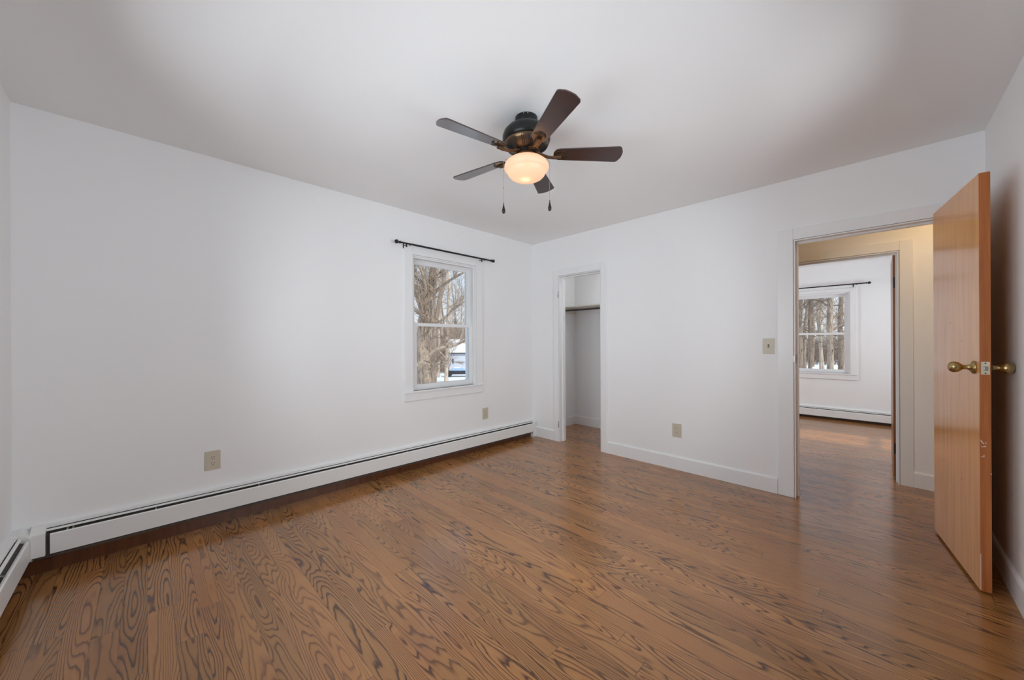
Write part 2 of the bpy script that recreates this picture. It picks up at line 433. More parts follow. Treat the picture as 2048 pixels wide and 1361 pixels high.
# ------------------------------------------------------------------ baseboards
def baseboard(name, axis, f, side, spans, label, h=0.125):
    """f = wall face, side = +1/-1 direction the board projects in."""
    bm = bmesh.new()
    prof = [(0, 0), (0.013, 0), (0.013, h - 0.012), (0.009, h - 0.003), (0.004, h), (0, h)]
    for a, b in spans:
        prism(bm, [(f + side * d, z) for d, z in prof], 0 if axis == 'x' else 1, a, b)
    return struct(name, bm, M['trim'], label, 'baseboard')
def fix_spans(o): return o
baseboard('baseboard_back', 'x', YB, -1, [(XL + 0.015, -2.775), (-2.052, -0.555), (0.36, XR)], 'tall white baseboard along the back wall')
baseboard('baseboard_right', 'y', XR, -1, [(0.0, YB - 0.014)], 'white baseboard behind the open door')
baseboard('baseboard_hall', 'x', YH1, -1, [(-1.45, -0.68), (0.211, XE)], 'white baseboard of the hall beside the second doorway')
baseboard('baseboard_closet_back', 'x', YH1, -1, [(XL + 0.014, -1.55)], 'white baseboard at the back of the closet')
baseboard('baseboard_closet_left', 'y', XL, 1, [(YH0, YH1)], 'white baseboard on the left side of the closet')

# ------------------------------------------------------------------ door casings
def casing(name, x0, x1, zt, face, side, wl, wr, wt, depth, label, stop=True, stop_y=None):
    """frame around an opening; face = wall face y, side = -1 towards the viewer."""
    t = 0.018
    bm = bmesh.new()
    y0, y1 = face, face + side * t
    box(bm, x0 - wl, x0 - 0.004, y0, y1, 0, zt + wt, 0.003)
    box(bm, x1 + 0.004, x1 + wr, y0, y1, 0, zt + wt, 0.003)
    box(bm, x0 - 0.004, x1 + 0.004, y0, y1, zt + 0.004, zt + wt, 0.003)
    root = struct(name, bm, M['trim'], label, 'door frame')
    bm = bmesh.new()                                     # jamb lining
    far = face - side * depth
    j = 0.006
    box(bm, x0 - 0.001, x0 + j, face + side * 0.012, far, 0, zt)
    box(bm, x1 - j, x1 + 0.001, face + side * 0.012, far, 0, zt)
    box(bm, x0 + j, x1 - j, face + side * 0.012, far, zt - j, zt + 0.001)
    obj('jamb', bm, M['trim'], root)
    if stop:
        bm = bmesh.new(); sy = stop_y if stop_y is not None else face - side * 0.045
        box(bm, x0 + j, x0 + j + 0.012, sy, sy - side * 0.035, 0, zt - j)
        box(bm, x1 - j - 0.012, x1 - j, sy, sy - side * 0.035, 0, zt - j)
        box(bm, x0 + j + 0.012, x1 - j - 0.012, sy, sy - side * 0.035, zt - j - 0.012, zt - j)
        obj('door_stop', bm, M['trim'], root)
    return root
tr1 = casing('trim_1', D1[0], D1[1], D1[3], YB, -1, 0.105, 0.09, 0.088, 0.11, 'wide white casing around the hall doorway')
tr2 = casing('trim_2', C1[0], C1[1], C1[3], YB, -1, 0.072, 0.078, 0.078, 0.11, 'white casing around the narrow closet opening')
tr3 = casing('trim_3', D2[0], D2[1], D2[3], YH1, -1, 0.08, 0.08, 0.082, 0.11, 'casing around the doorway on the far side of the hall')
for z in (1.77, 0.21):
    bm = bmesh.new()
    box(bm, C1[0] - 0.007, C1[0] - 0.001, YB - 0.0215, YB - 0.0178, z - 0.038, z + 0.038)
    tube(bm, [(C1[0] - 0.0085, YB - 0.021, z - 0.038), (C1[0] - 0.0085, YB - 0.021, z - 0.002)], 0.0035, 8)
    obj('hinge_leaf', bm, M['hingepaint'], tr2)
bm = bmesh.new(); box(bm, D1[0] + 0.0055, D1[0] + 0.0075, YB + 0.004, YB + 0.030, 1.03, 1.10)
box(bm, D1[0] - 0.004, D1[0] + 0.006, YB - 0.021, YB - 0.018, 1.04, 1.09)
obj('strike_plate', bm, M['steel'], tr1)

# ------------------------------------------------------------------ windows
def make_window(name, loc, rotz, w, zb, zt, label, apron_drop=0.075, cw=0.085, ct=0.085, ear=False):
    """origin: centre of opening on the inner wall face at floor level; +y points outdoors."""
    root = tag(empty(name, loc, rotz), label, 'window', kind='structure')
    h = w / 2; hh = zt - zb; zm = zb + hh * 0.49
    bm = bmesh.new()
    box(bm, -h - cw, -h, -0.018, 0, zb, zt + ct, 0.003); box(bm, h, h + cw, -0.018, 0, zb, zt + ct, 0.003)
    box(bm, -h, h, -0.018, 0, zt, zt + ct, 0.003)
    obj('window_casing', bm, M['trim'], root)
    bm = bmesh.new(); box(bm, -h - cw - 0.004, h + cw + 0.004, -0.030, 0.035, zb - 0.018, zb, 0.003)
    obj('window_sill', bm, M['trim'], root)
    bm = bmesh.new(); box(bm, -h - cw, h + cw, -0.017, 0, zb - 0.018 - apron_drop, zb - 0.018, 0.003)
    obj('apron', bm, M['trim'], root)
    bm = bmesh.new()
    for s in (-1, 1):
        box(bm, s * h, s * (h - 0.012), 0, 0.15, zb, zt)
        box(bm, s * (h - 0.012), s * (h - 0.026), 0.012, 0.030, zb, zt)
        box(bm, s * (h - 0.012), s * (h - 0.022), 0.0655, 0.0745, zb, zt)
        box(bm, s * (h - 0.012), s * (h - 0.030), 0.112, 0.15, zb, zt)
    box(bm, -h + 0.012, h - 0.012, 0, 0.15, zt - 0.010, zt)
    box(bm, -h + 0.026, h - 0.026, 0.012, 0.030, zt - 0.024, zt - 0.010)
    box(bm, -h + 0.012, h - 0.012, 0.035, 0.16, zb - 0.01, zb + 0.008)
    obj('window_frame', bm, M['trim'], root)
    def sash(nm, y0, y1, z0, z1, bot, top, stile=0.058):
        a = h - 0.012
        bm = bmesh.new()
        box(bm, -a, -a + stile, y0, y1, z0, z1, 0.002); box(bm, a - stile, a, y0, y1, z0, z1, 0.002)
        box(bm, -a + stile, a - stile, y0, y1, z0, z0 + bot, 0.002); box(bm, -a + stile, a - stile, y0, y1, z1 - top, z1, 0.002)
        s = obj(nm, bm, M['trim'], root)
        bm = bmesh.new(); ym = (y0 + y1) / 2
        box(bm, -a + stile - 0.004, a - stile + 0.004, ym - 0.0015, ym + 0.0015, z0 + bot - 0.004, z1 - top + 0.004)
        obj('pane', bm, M['glass'], s)
        return s
    sash('upper_sash', 0.0755, 0.108, zm - 0.012, zt - 0.011, 0.028, 0.055)
    lo = sash('lower_sash', 0.032, 0.0645, zb + 0.009, zm + 0.016, 0.045, 0.032)
    return root
wc = (W1[0] + W1[1]) / 2
make_window('window_1', (XL, wc, 0), R(90), 0.78, W1[2], W1[3], 'white double hung sash window looking onto bare trees in the left wall')
make_window('window_2', ((W2[0] + W2[1]) / 2, YF, 0), 0, 0.78, W2[2], W2[3], 'white double hung window in the far room seen through both doorways', cw=0.072, ct=0.05)
make_window('added_window_3', ((NW1[0] + NW1[1]) / 2, YN, 0), R(180), 0.78, NW1[2], NW1[3], cw=0.05, label='unseen double hung window added for fill light in the near wall, first from the corner')  # unseen near wall windows added to bring in fill light
make_window('added_window_4', ((NW2[0] + NW2[1]) / 2, YN, 0), R(180), 0.78, NW2[2], NW2[3], cw=0.05, label='unseen double hung window added for fill light in the near wall, beside the camera')
make_window('added_window_7', (XR, 0.95, 0), R(-90), 0.78, 0.74, 2.04, cw=0.05, label='unseen double hung window added for fill light in the right wall, beside the camera')  # unseen right wall windows added to light the left wall evenly
make_window('added_window_8', (XR, 2.10, 0), R(-90), 0.78, 0.74, 2.04, cw=0.05, label='unseen double hung window added for fill light in the right wall, second from the camera')
make_window('added_window_5', (XL, 6.1, 0), R(90), 0.80, 0.7, 1.95, 'unseen side window added for fill light in the next room on the left')  # unseen side windows added to light the next room
make_window('added_window_6', (XE2, 6.0, 0), R(-90), 0.80, 0.7, 1.95, 'unseen side window added for fill light in the next room on the right')

# ------------------------------------------------------------------ curtain rods
def make_rod(name, loc, rotz, length, brackets, label):
    """local x along the rod, wall behind at +y 0.06."""
    root = tag(empty(name, loc, rotz), label, 'curtain rod')
    hL = length / 2
    bm = bmesh.new(); tube(bm, [(-hL + 0.03, 0, 0), (hL - 0.03, 0, 0)], 0.0075, 12)
    tube(bm, [(-hL * 0.72, 0, 0), (hL - 0.03, 0, 0)], 0.0088, 12)
    obj('pole', bm, M['rod'], root, auto=40)
    for s in (-1, 1):
        bm = bmesh.new()
        T = Matrix.Translation((s * (hL - 0.03), 0, 0)) @ Matrix.Rotation(s * R(90), 4, 'Y')
        lathe(bm, [(0, -0.012), (0.013, -0.012), (0.0135, -0.006), (0.008, -0.002), (0.007, 0.004), (0.014, 0.010), (0.0185, 0.02), (0.0175, 0.030), (0.011, 0.038), (0.004, 0.043), (0, 0.045)], 16, T)
        obj('finial', bm, M['rod'], root, auto=50)
    for bx in brackets:
        bm = bmesh.new()
        box(bm, bx - 0.005, bx + 0.005, 0.056, 0.06, -0.035, 0.012)
        tube(bm, [(bx, 0.057, -0.012), (bx, 0.02, -0.014), (bx, 0.0, -0.0095)], 0.004, 8)
        box(bm, bx - 0.005, bx + 0.005, -0.004, 0.004, -0.034, -0.008)
        tube(bm, [(bx + 0.035, 0, -0.016), (bx + 0.035, 0, -0.004)], 0.005, 8)
        obj('bracket', bm, M['rod'], root)
    return root
make_rod('curtain_rod', (XL + 0.06, 2.19, 2.119), R(90), 1.19, (-0.49, 0.42), 'thin black curtain rod with ball finials above the near sash window')
make_rod('curtain_rod', (-0.66, YF - 0.06, 2.022), 0, 1.19, (-0.42, 0.42), 'thin black curtain rod above the window of the far room')

# ------------------------------------------------------------------ baseboard heaters
def make_heater(name, loc, rotz, L, label, rise0=0.0, rise1=0.0, cap0=None, cap1=None, supports=(), shade0=-0.04, shade1=0.0, c0=0.012, c1=0.012):
    """local x along the wall, +y away from the wall (into the room); z rises linearly rise0->rise1."""
    root = tag(empty(name, loc, rotz), label, 'baseboard heater')
    def Z(x, z): return z + rise0 + (rise1 - rise0) * x / L
    def strip(bm, poly, x0, x1):
        A = [bm.verts.new((x0, d, Z(x0, z))) for d, z in poly]; B = [bm.verts.new((x1, d, Z(x1, z))) for d, z in poly]
        n = len(poly); bm.faces.new(A[::-1]); bm.faces.new(B)
        for i in range(n): bm.faces.new((A[i], A[(i + 1) % n], B[(i + 1) % n], B[i]))
    bm = bmesh.new(); strip(bm, [(0.0, 0.045), (0.004, 0.045), (0.004, 0.186), (0.026, 0.189), (0.027, 0.184), (0.029, 0.184), (0.029, 0.194), (0.0, 0.197)], 0, L)
    obj('back_plate', bm, M['heater'], root)
    bm = bmesh.new(); strip(bm, [(0.030, 0.176), (0.032, 0.180), (0.043, 0.174), (0.042, 0.171)], 0.02, L - 0.02)
    obj('damper', bm, M['heater'], root)
    bm = bmesh.new(); strip(bm, [(0.054, 0.160), (0.062, 0.163), (0.068, 0.158), (0.068, 0.058), (0.066, 0.058), (0.066, 0.156), (0.061, 0.160), (0.054, 0.157)], c0, L - c1)
    obj('front_cover', bm, M['heater'], root)
    bm = bmesh.new(); strip(bm, [(0.006, 0.047), (0.052, 0.047), (0.052, 0.150), (0.006, 0.180)], 0.005, L - 0.005)
    obj('heating_element', bm, M['slot'], root)
    bm = bmesh.new(); strip(bm, [(0.0045, 0.020), (0.012, 0.020), (0.012, 0.046), (0.0045, 0.046)], 0.0, L)
    obj('bottom_rail', bm, M['fins'], root)
    bm = bmesh.new(); box(bm, shade0, L - shade1, 0.0, 0.011, 0.0, 0.05 + rise0 * 0.6 + 0.012); obj('shade_board', bm, M['toe'], root)  # dark board painted as the floor's shade under the heater
    for sx in supports:
        bm = bmesh.new()
        strip(bm, [(0.029, 0.168), (0.034, 0.171), (0.060, 0.1625), (0.058, 0.158)], sx, sx + 0.006)
        obj('support_clip', bm, M['steel'], root)
    for cap in (cap0, cap1):
        if cap:
            x0, x1, zb, zt, dd = cap
            bm = bmesh.new(); strip(bm, [(0, zb), (dd, zb), (dd, zt - 0.03), (0.034, zt), (0, zt)], x0, x1)
            obj('end_cap', bm, M['heater'], root)
    return root
# left wall: local x runs towards -Y (rotz -90), so +y local = +X world
Lh = 3.46 + 0.42
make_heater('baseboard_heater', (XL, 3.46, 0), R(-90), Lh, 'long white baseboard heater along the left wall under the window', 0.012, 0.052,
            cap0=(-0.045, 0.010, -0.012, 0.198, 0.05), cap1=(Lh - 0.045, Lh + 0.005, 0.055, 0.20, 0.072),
            supports=(0.3, 1.05, 1.75, 2.30, 2.9, 3.42, 3.74, 3.76), c1=0.060, shade1=-0.066)
make_heater('baseboard_heater', (XL + 0.075, YN, 0), 0, 2.9, 'white baseboard heater on the near wall at the left edge of the picture', 0.052, 0.03, cap0=(-0.073, 0.02, 0.055, 0.20, 0.069), cap1=(2.87, 2.90, -0.028, 0.20, 0.07), supports=(0.4, 1.3, 2.2), shade0=-0.074, c0=0.030)
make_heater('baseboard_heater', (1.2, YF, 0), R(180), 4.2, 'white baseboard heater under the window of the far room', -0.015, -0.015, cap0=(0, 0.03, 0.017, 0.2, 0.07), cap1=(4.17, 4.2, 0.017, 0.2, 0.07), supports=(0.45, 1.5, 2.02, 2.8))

# ------------------------------------------------------------------ outlets and switch
def make_outlet(name, loc, rotz, label):
    """local -y faces the room."""
    root = tag(empty(name, loc, rotz), label, 'power outlet')
    bm = bmesh.new(); box(bm, -0.041, 0.041, -0.006, 0.0, -0.063, 0.063, 0.0022)
    obj('cover_plate', bm, M['plate'], root)
    for s in (-1, 1):
        bm = bmesh.new(); zc = s * 0.0195
        prism(bm, [(0.0165 * math.cos(a) , zc + max(-0.0135, min(0.0135, 0.0165 * math.sin(a)))) for a in [2 * math.pi * k / 24 for k in range(24)]], 1, -0.0075, -0.004)
        soc = obj('socket', bm, M['plate'], root)
        bm = bmesh.new()
        box(bm, -0.008, -0.0055, -0.0079, -0.0073, zc - 0.001, zc + 0.008); box(bm, 0.0055, 0.008, -0.0079, -0.0073, zc, zc + 0.007)
        prism(bm, [(0.0026 * math.cos(a), zc - 0.0075 + 0.0026 * math.sin(a)) for a in [2 * math.pi * k / 12 for k in range(12)]], 1, -0.0079, -0.0073)
        obj('slots', bm, M['dark'], soc)
    bm = bmesh.new(); tube(bm, [(0, -0.0075, 0), (0, -0.005, 0)], 0.0028, 12); obj('screw', bm, M['plate'], root)
    return root
make_outlet('power_outlet', (XL, 0.309, 0.428), R(90), 'almond duplex outlet low on the left wall, nearest one')
make_outlet('power_outlet', (XL, 2.697, 0.397), R(90), 'almond duplex outlet on the left wall, right of the window')
make_outlet('power_outlet', (-1.328, YB, 0.367), 0, 'almond duplex outlet low on the back wall between closet and doorway')

sw = tag(empty('light_switch', (-0.611, YB, 1.162)), 'almond toggle light switch on the wall left of the hall doorway', 'light switch')
bm = bmesh.new(); box(bm, -0.038, 0.038, -0.006, 0, -0.061, 0.061, 0.0022); obj('cover_plate', bm, M['plate'], sw)
bm = bmesh.new(); box(bm, -0.0055, 0.0055, -0.0066, -0.0055, -0.013, 0.013); obj('toggle_slot', bm, M['dark'], sw)
bm = bmesh.new(); tube(bm, [(0, -0.006, -0.001), (0, -0.018, -0.008)], [0.0045, 0.0035], 8); obj('toggle', bm, M['plate'], sw)

# ------------------------------------------------------------------ closet shelf and pole
bm = bmesh.new(); box(bm, XL, -1.55, 4.14, YH1, 1.672, 1.690, 0.002)
sh = tag(obj('closet_shelf', bm, M['shelf']), 'cream painted shelf across the top of the closet', 'shelf')
bm = bmesh.new(); box(bm, XL, XL + 0.018, 4.0, YH1, 1.60, 1.672); obj('cleat', bm, M['shelf'], sh)
bm = bmesh.new(); box(bm, -1.568, -1.55, 4.0, YH1, 1.60, 1.672)
obj('cleat', bm, M['shelf'], sh)
bm = bmesh.new(); tube(bm, [(XL + 0.018, 4.06, 1.625), (-1.568, 4.06, 1.625)], 0.0125, 14)
tag(obj('closet_rod', bm, M['closet_pole'], auto=40), 'dark wooden hanging rod below the closet shelf', 'closet rod')

# ------------------------------------------------------------------ open door
ang = math.atan2(2.795 - 3.500, 0.345 - 0.253)
door = tag(empty('door_1', (0.253, 3.500, 0), ang), 'honey coloured flush wooden door standing open at the right', 'door', kind='structure')
DW, DT, DB, DH = 0.711, 0.035, 0.014, 1.998
bm = bmesh.new(); box(bm, 0, DW - 0.003, 0.0, DT, DB, DH, 0.0015); obj('door_leaf', bm, M['veneer'], door)
bm = bmesh.new(); box(bm, DW - 0.003, DW, 0.0, DT, DB, DH, 0.001); obj('edge_band', bm, M['edge'], door)
kz = 1.072; kx = DW - 0.062
def knob(sgn, y0):
    bm = bmesh.new()
    T = Matrix.Translation((kx, y0, kz)) @ Matrix.Rotation(R(90) * sgn, 4, 'X')
    lathe(bm, [(0, 0), (0.031, 0), (0.032, 0.003), (0.029, 0.008), (0.018, 0.013), (0.0125, 0.019), (0.0105, 0.028), (0.012, 0.038),
               (0.018, 0.044), (0.0245, 0.052), (0.027, 0.061), (0.0262, 0.071), (0.021, 0.080), (0.012, 0.085), (0, 0.0865)], 32, T)
    return bm
o = obj('door_knob', knob(1, 0.0), M['brass'], door, auto=50)
o = obj('door_knob', knob(-1, DT), M['brass'], door, auto=50)
bm = bmesh.new(); box(bm, DW, DW + 0.0012, 0.004, 0.031, kz - 0.030, kz + 0.030); pl = obj('latch_plate', bm, M['ivory'], door)
bm = bmesh.new(); box(bm, DW + 0.0012, DW + 0.006, 0.011, 0.025, kz - 0.011, kz + 0.009, 0.002); obj('latch_bolt', bm, M['steel'], pl)
for zz in (0.0235, -0.0235):
    bm = bmesh.new(); tube(bm, [(DW + 0.001, 0.0175, kz + zz), (DW + 0.0018, 0.0175, kz + zz)], 0.003, 10); obj('screw', bm, M['dark'], pl)
for z in (1.80, 1.0, 0.22):
    bm = bmesh.new(); tube(bm, [(-0.006, DT + 0.005, z - 0.045), (-0.006, DT + 0.005, z + 0.045)], 0.006, 10)
    box(bm, -0.0015, 0, 0.004, DT, z - 0.045, z + 0.045)
    obj('hinge', bm, M['brass'], door)
bm = bmesh.new()
e = DW + 0.0007
tube(bm, [(e, 0.002, 0.732), (e, 0.006, 0.722), (e, 0.013, 0.712)], [0.0012, 0.0026, 0.0012], 6)
tube(bm, [(e, 0.017, 0.722), (e, 0.019, 0.716)], [0.002, 0.0014], 6)
tube(bm, [(e, 0.003, 0.698), (e, 0.012, 0.700), (e, 0.018, 0.704)], [0.001, 0.0014, 0.0028], 6)
tube(bm, [(e, 0.003, 0.652), (e, 0.012, 0.652), (e, 0.012, 0.662)], [0.001, 0.0018, 0.0014], 6)
tube(bm, [(e, 0.033, 0.578), (e, 0.034, 0.574)], 0.0022, 6)
tube(bm, [(e, 0.0012, 0.19), (e, 0.0012, 0.10), (e, 0.0012, 0.02)], 0.0010, 6)
obj('paint_scuffs', bm, M['scuff'], door)
bm = bmesh.new()
for x, z in ((0.18, 0.50), (0.47, 0.475), (0.30, 1.30), (0.48, 1.20)):
    tube(bm, [(x, -0.0003, z), (x + 0.012, -0.0003, z + 0.001)], 0.0011, 6)
obj('dents', bm, M['dark'], door)

# door of the next room, seen on edge
door2 = tag(empty('door_2', (0.100, 4.553, 0), R(90)), 'orange wooden door of the far room seen edge on', 'door', kind='structure')
bm = bmesh.new(); box(bm, 0.0, 0.70, -0.034, 0.0, 0.03, 1.955, 0.001); obj('door_leaf', bm, M['dark_edge'], door2)
for z in (1.70, 0.27):
    bm = bmesh.new(); box(bm, -0.0015, 0.0, -0.032, -0.003, z - 0.045, z + 0.045); tube(bm, [(-0.004, -0.036, z - 0.045), (-0.004, -0.036, z + 0.045)], 0.005, 10)
    obj('hinge', bm, M['bronze'], door2)

# ------------------------------------------------------------------ ceiling fan
FX, FY = -1.372, 1.494
fan = tag(empty('ceiling_fan', (FX, FY, H)), 'five blade dark ceiling fan with a lit opal glass bowl', 'ceiling fan')
bm = bmesh.new(); lathe(bm, [(0, 0), (0.062, 0), (0.063, -0.010), (0.062, -0.034), (0.056, -0.042), (0.048, -0.045), (0, -0.045)], 48)
cano = obj('canopy', bm, M['bronze'], fan, auto=50)
for a in (-60, -40, 120):
    bm = bmesh.new(); c, s_ = math.cos(R(a)), math.sin(R(a)); tube(bm, [(0.060 * c, 0.060 * s_, -0.008), (0.066 * c, 0.066 * s_, -0.008)], 0.003, 8); obj('screw', bm, M['steel'], cano)
bm = bmesh.new(); lathe(bm, [(0, -0.043), (0.05, -0.043), (0.062, -0.047), (0.085, -0.052), (0.108, -0.064), (0.124, -0.081), (0.132, -0.102), (0.1325, -0.122), (0.127, -0.136), (0.12, -0.140), (0, -0.140)], 64)
obj('motor_housing', bm, M['bronze'], fan, auto=50)
bm = bmesh.new(); lathe(bm, [(0, -0.139), (0.121, -0.139), (0.122, -0.146), (0.115, -0.156), (0.102, -0.168), (0.085, -0.179), (0.066, -0.186), (0, -0.186)], 64)
vent = obj('vent_shell', bm, M['antique'], fan, auto=50)
bm = bmesh.new()
for k in range(60):
    if k % 12 in (0, 1, 11): continue
    a = 2 * math.pi * k / 60; c, s_ = math.cos(a), math.sin(a)
    tube(bm, [(r * c, r * s_, z) for r, z in ((0.119, -0.150), (0.106, -0.1665), (0.09, -0.1775), (0.076, -0.184))], 0.0022, 5)
obj('vent_ribs', bm, M['bronze'], vent)
bm = bmesh.new(); lathe(bm, [(0, -0.184), (0.058, -0.184), (0.061, -0.188), (0.061, -0.198), (0.055, -0.201), (0.0, -0.201)], 48)
obj('flywheel', bm, M['bronze'], fan, auto=50)
bm = bmesh.new(); lathe(bm, [(0, -0.199), (0.050, -0.199), (0.050, -0.206), (0.059, -0.208), (0.060, -0.212), (0.052, -0.215), (0.052, -0.232), (0.050, -0.236), (0, -0.236)], 48)
obj('light_fitter', bm, M['antique'], fan, auto=50)
bm = bmesh.new()
lathe(bm, [(0.050, -0.220), (0.058, -0.222), (0.078, -0.228), (0.099, -0.238), (0.114, -0.250), (0.1225, -0.264), (0.1235, -0.276), (0.120, -0.286), (0.112, -0.293), (0.108, -0.297), (0.106, -0.303), (0.101, -0.313), (0.090, -0.325), (0.072, -0.335), (0.048, -0.341), (0.024, -0.3435), (0, -0.344)], 64)
bowl = obj('glass_bowl', bm, M['opal'], fan, smooth=True)
so = bowl.modifiers.new('wall', 'SOLIDIFY'); so.thickness = 0.003; so.offset = -1
BA0 = -26.6
for k in range(5):
    a = R(BA0 + 72 * k)
    # blade iron
    bm = bmesh.new()
    ca, sa = math.cos(a), math.sin(a)
    pts = [(0.050, 0, -0.192), (0.085, 0, -0.199), (0.120, 0, -0.212), (0.150, 0, -0.215), (0.19, 0, -0.214)]
    for (p0, p1), wd in zip(zip(pts, pts[1:]), (0.017, 0.013, 0.012, 0.014)):
        v = [bm.verts.new(q) for q in ((p0[0], -wd, p0[2]), (p1[0], -wd, p1[2]), (p1[0], wd, p1[2]), (p0[0], wd, p0[2]),
                                       (p0[0], -wd, p0[2] - 0.006), (p1[0], -wd, p1[2] - 0.006), (p1[0], wd, p1[2] - 0.006), (p0[0], wd, p0[2] - 0.006))]
        for f in ((0, 1, 2, 3), (7, 6, 5, 4), (0, 4, 5, 1), (1, 5, 6, 2), (2, 6, 7, 3), (3, 7, 4, 0)): bm.faces.new([v[i] for i in f])
    for yy in (-0.007, 0.007): tube(bm, [(p[0], yy, p[2] - 0.007) for p in pts], 0.0018, 6)
    iron = obj('blade_iron', bm, M['antique'], fan, rot=(0, 0, a))
    bm = bmesh.new()
    T = Matrix.Translation((0.0, 0, -0.198)) @ Matrix.Rotation(R(-12), 4, 'X')
    med = [(0.15 + 0.0, -0.020)] + [(0.190 + 0.034 * math.cos(t), 0.034 * math.sin(t)) for t in [R(-80 + 160 * i / 14) for i in range(15)]] + [(0.15, 0.020)]
    prism(bm, med, 2, -0.0085, -0.0045)
    for yy in (-0.009, 0.0, 0.009): tube(bm, [(0.158, yy, -0.009), (0.214 - abs(yy) * 0.4, yy, -0.009)], 0.002, 6)
    bmesh.ops.transform(bm, matrix=T, verts=bm.verts)
    mo = obj('medallion', bm, M['antique'], iron)
    bm = bmesh.new()
    cres = [(0.190 + 0.036 * math.cos(t), 0.031 * math.sin(t)) for t in [R(-66 + 132 * i / 14) for i in range(15)]] + \
           [(0.184 + 0.034 * math.cos(t), 0.027 * math.sin(t)) for t in [R(66 - 132 * i / 14) for i in range(15)]]
    prism(bm, cres, 2, -0.0100, -0.0084)
    bmesh.ops.transform(bm, matrix=T, verts=bm.verts)
    obj('crescent_slot', bm, M['dark'], mo)
    # blade
    bm = bmesh.new()
    out = []
    r0, r1, w0, w1, rc = 0.150, 0.531, 0.042, 0.058, 0.020
    for i in range(9):
        t = R(90 + 180 * i / 8); out.append((r0 + 0.034 + 0.034 * math.cos(t), w0 * math.sin(t)))
    for i in range(7):
        t = R(-90 + 90 * i / 6 * 0.86); out.append((r1 - 0.010 - rc + rc * math.cos(t), -w1 + rc + rc * math.sin(t)))
    for i in range(1, 6):
        yy = -w1 + rc + (2 * (w1 - rc)) * i / 6; out.append((r1 - 0.010 + 0.010 * math.cos(math.pi * 0.5 * yy / w1), yy))
    for i in range(7):
        t = R(90 * 0.14 + 90 * i / 6 * 0.86); out.append((r1 - 0.010 - rc + rc * math.cos(t), w1 - rc + rc * math.sin(t)))
    prism(bm, out, 2, -0.0045, 0.0015)
    bl = obj('blade', bm, M['blade'], fan)
    bl.matrix_local = Matrix.Rotation(a, 4, 'Z') @ T
rr = 0.128
for sx, zt, ze, bead in ((-1, -0.223, -0.481, True), (1, -0.223, -0.467, False)):
    cx, cy = sx * rr * 0.7071, sx * rr * 0.7071
    bm = bmesh.new()
    tube(bm, [(cx * 0.42, cy * 0.42, zt), (cx * 0.9, cy * 0.9, zt - 0.004), (cx, cy, zt - 0.018), (cx, cy, ze)], 0.0011, 6)
    if bead: lathe(bm, [(0, 0.004), (0.003, 0.002), (0.003, -0.002), (0, -0.004)], 8, Matrix.Translation((cx, cy, -0.385)))
    ch = obj('pull_chain', bm, M['steel'], fan)
    bm = bmesh.new()
    lathe(bm, [(0, 0.014), (0.0025, 0.012), (0.0022, 0.004), (0.003, 0.0), (0.006, -0.014), (0.0095, -0.028), (0.0098, -0.036), (0.007, -0.044), (0.003, -0.047), (0, -0.048)], 16, Matrix.Translation((cx, cy, ze)))
    obj('fob', bm, M['bronze'], ch, smooth=True)
def bulb(name, parent, loc, power, color, size):
    d = bpy.data.lights.new(name, 'POINT'); d.energy = power; d.color = color; d.shadow_soft_size = size
    o = bpy.data.objects.new(name, d); COL.objects.link(o); o.location = loc
    if parent: o.parent = parent
    return o
bulb('bulb', fan, (0.0, -0.01, -0.322), 0.12, (1.0, 0.84, 0.58), 0.022)

# unseen lamp added to brighten the closet
cb = tag(empty('closet_fill', (-2.0, 3.95, H)), 'bare bulb holder added unseen on the closet ceiling to brighten it', 'fill lamp')
bm = bmesh.new(); lathe(bm, [(0, 0), (0.05, 0), (0.048, -0.02), (0.025, -0.04), (0, -0.04)], 24); obj('fill_holder', bm, M['trim'], cb, auto=40)
bm = bmesh.new(); lathe(bm, [(0.014, -0.04), (0.016, -0.055), (0.029, -0.085), (0.030, -0.10), (0.02, -0.12), (0, -0.126)], 24); obj('fill_glass', bm, M['hall_opal'], cb, smooth=True)
bulb('closet_fill_light', cb, (0, 0, -0.17), 4.5, (0.95, 0.97, 1.0), 0.06)

# hall ceiling light
hl = tag(empty('flush_ceiling_light', (0.62, 4.03, H)), 'small warm glass dome light on the hall ceiling', 'ceiling light')
bm = bmesh.new(); lathe(bm, [(0, 0), (0.13, 0), (0.135, -0.02), (0.125, -0.028), (0, -0.028)], 40); obj('base', bm, M['antique'], hl, auto=40)
bm = bmesh.new(); lathe(bm, [(0.12, -0.028), (0.125, -0.05), (0.105, -0.085), (0.06, -0.108), (0, -0.115)], 40); obj('glass_dome', bm, M['hall_opal'], hl, smooth=True)
bulb('hall_bulb', hl, (0, 0, -0.16), 6.5, (1.0, 0.66, 0.31), 0.08)

# ------------------------------------------------------------------ outdoors
GZ = -4.2
EYE = CAM_Z - GZ
def at(px, depth, z=GZ):
    u = (px - 1024) / F_PX
    p = (_fw + _rt * u) * depth
    return Vector((p.x, p.y, z))
def zpx(py, depth): return CAM_Z + (683 - py) / F_PX * depth

bm = bmesh.new()
N = 60
g = [[None] * (N + 1) for _ in range(N + 1)]
for i in range(N + 1):
    for j in range(N + 1):
        x = -200 + 400 * i / N; y = -120 + 360 * j / N
        g[i][j] = bm.verts.new((x, y, GZ - 0.05 + 0.10 * mnoise.noise(Vector((x * 0.05, y * 0.05, 0)))))
for i in range(N):
    for j in range(N): bm.faces.new((g[i][j], g[i + 1][j], g[i + 1][j + 1], g[i][j + 1]))
struct('ground', bm, M['snow'], 'snow covered ground outside the windows', 'snow', smooth=True)

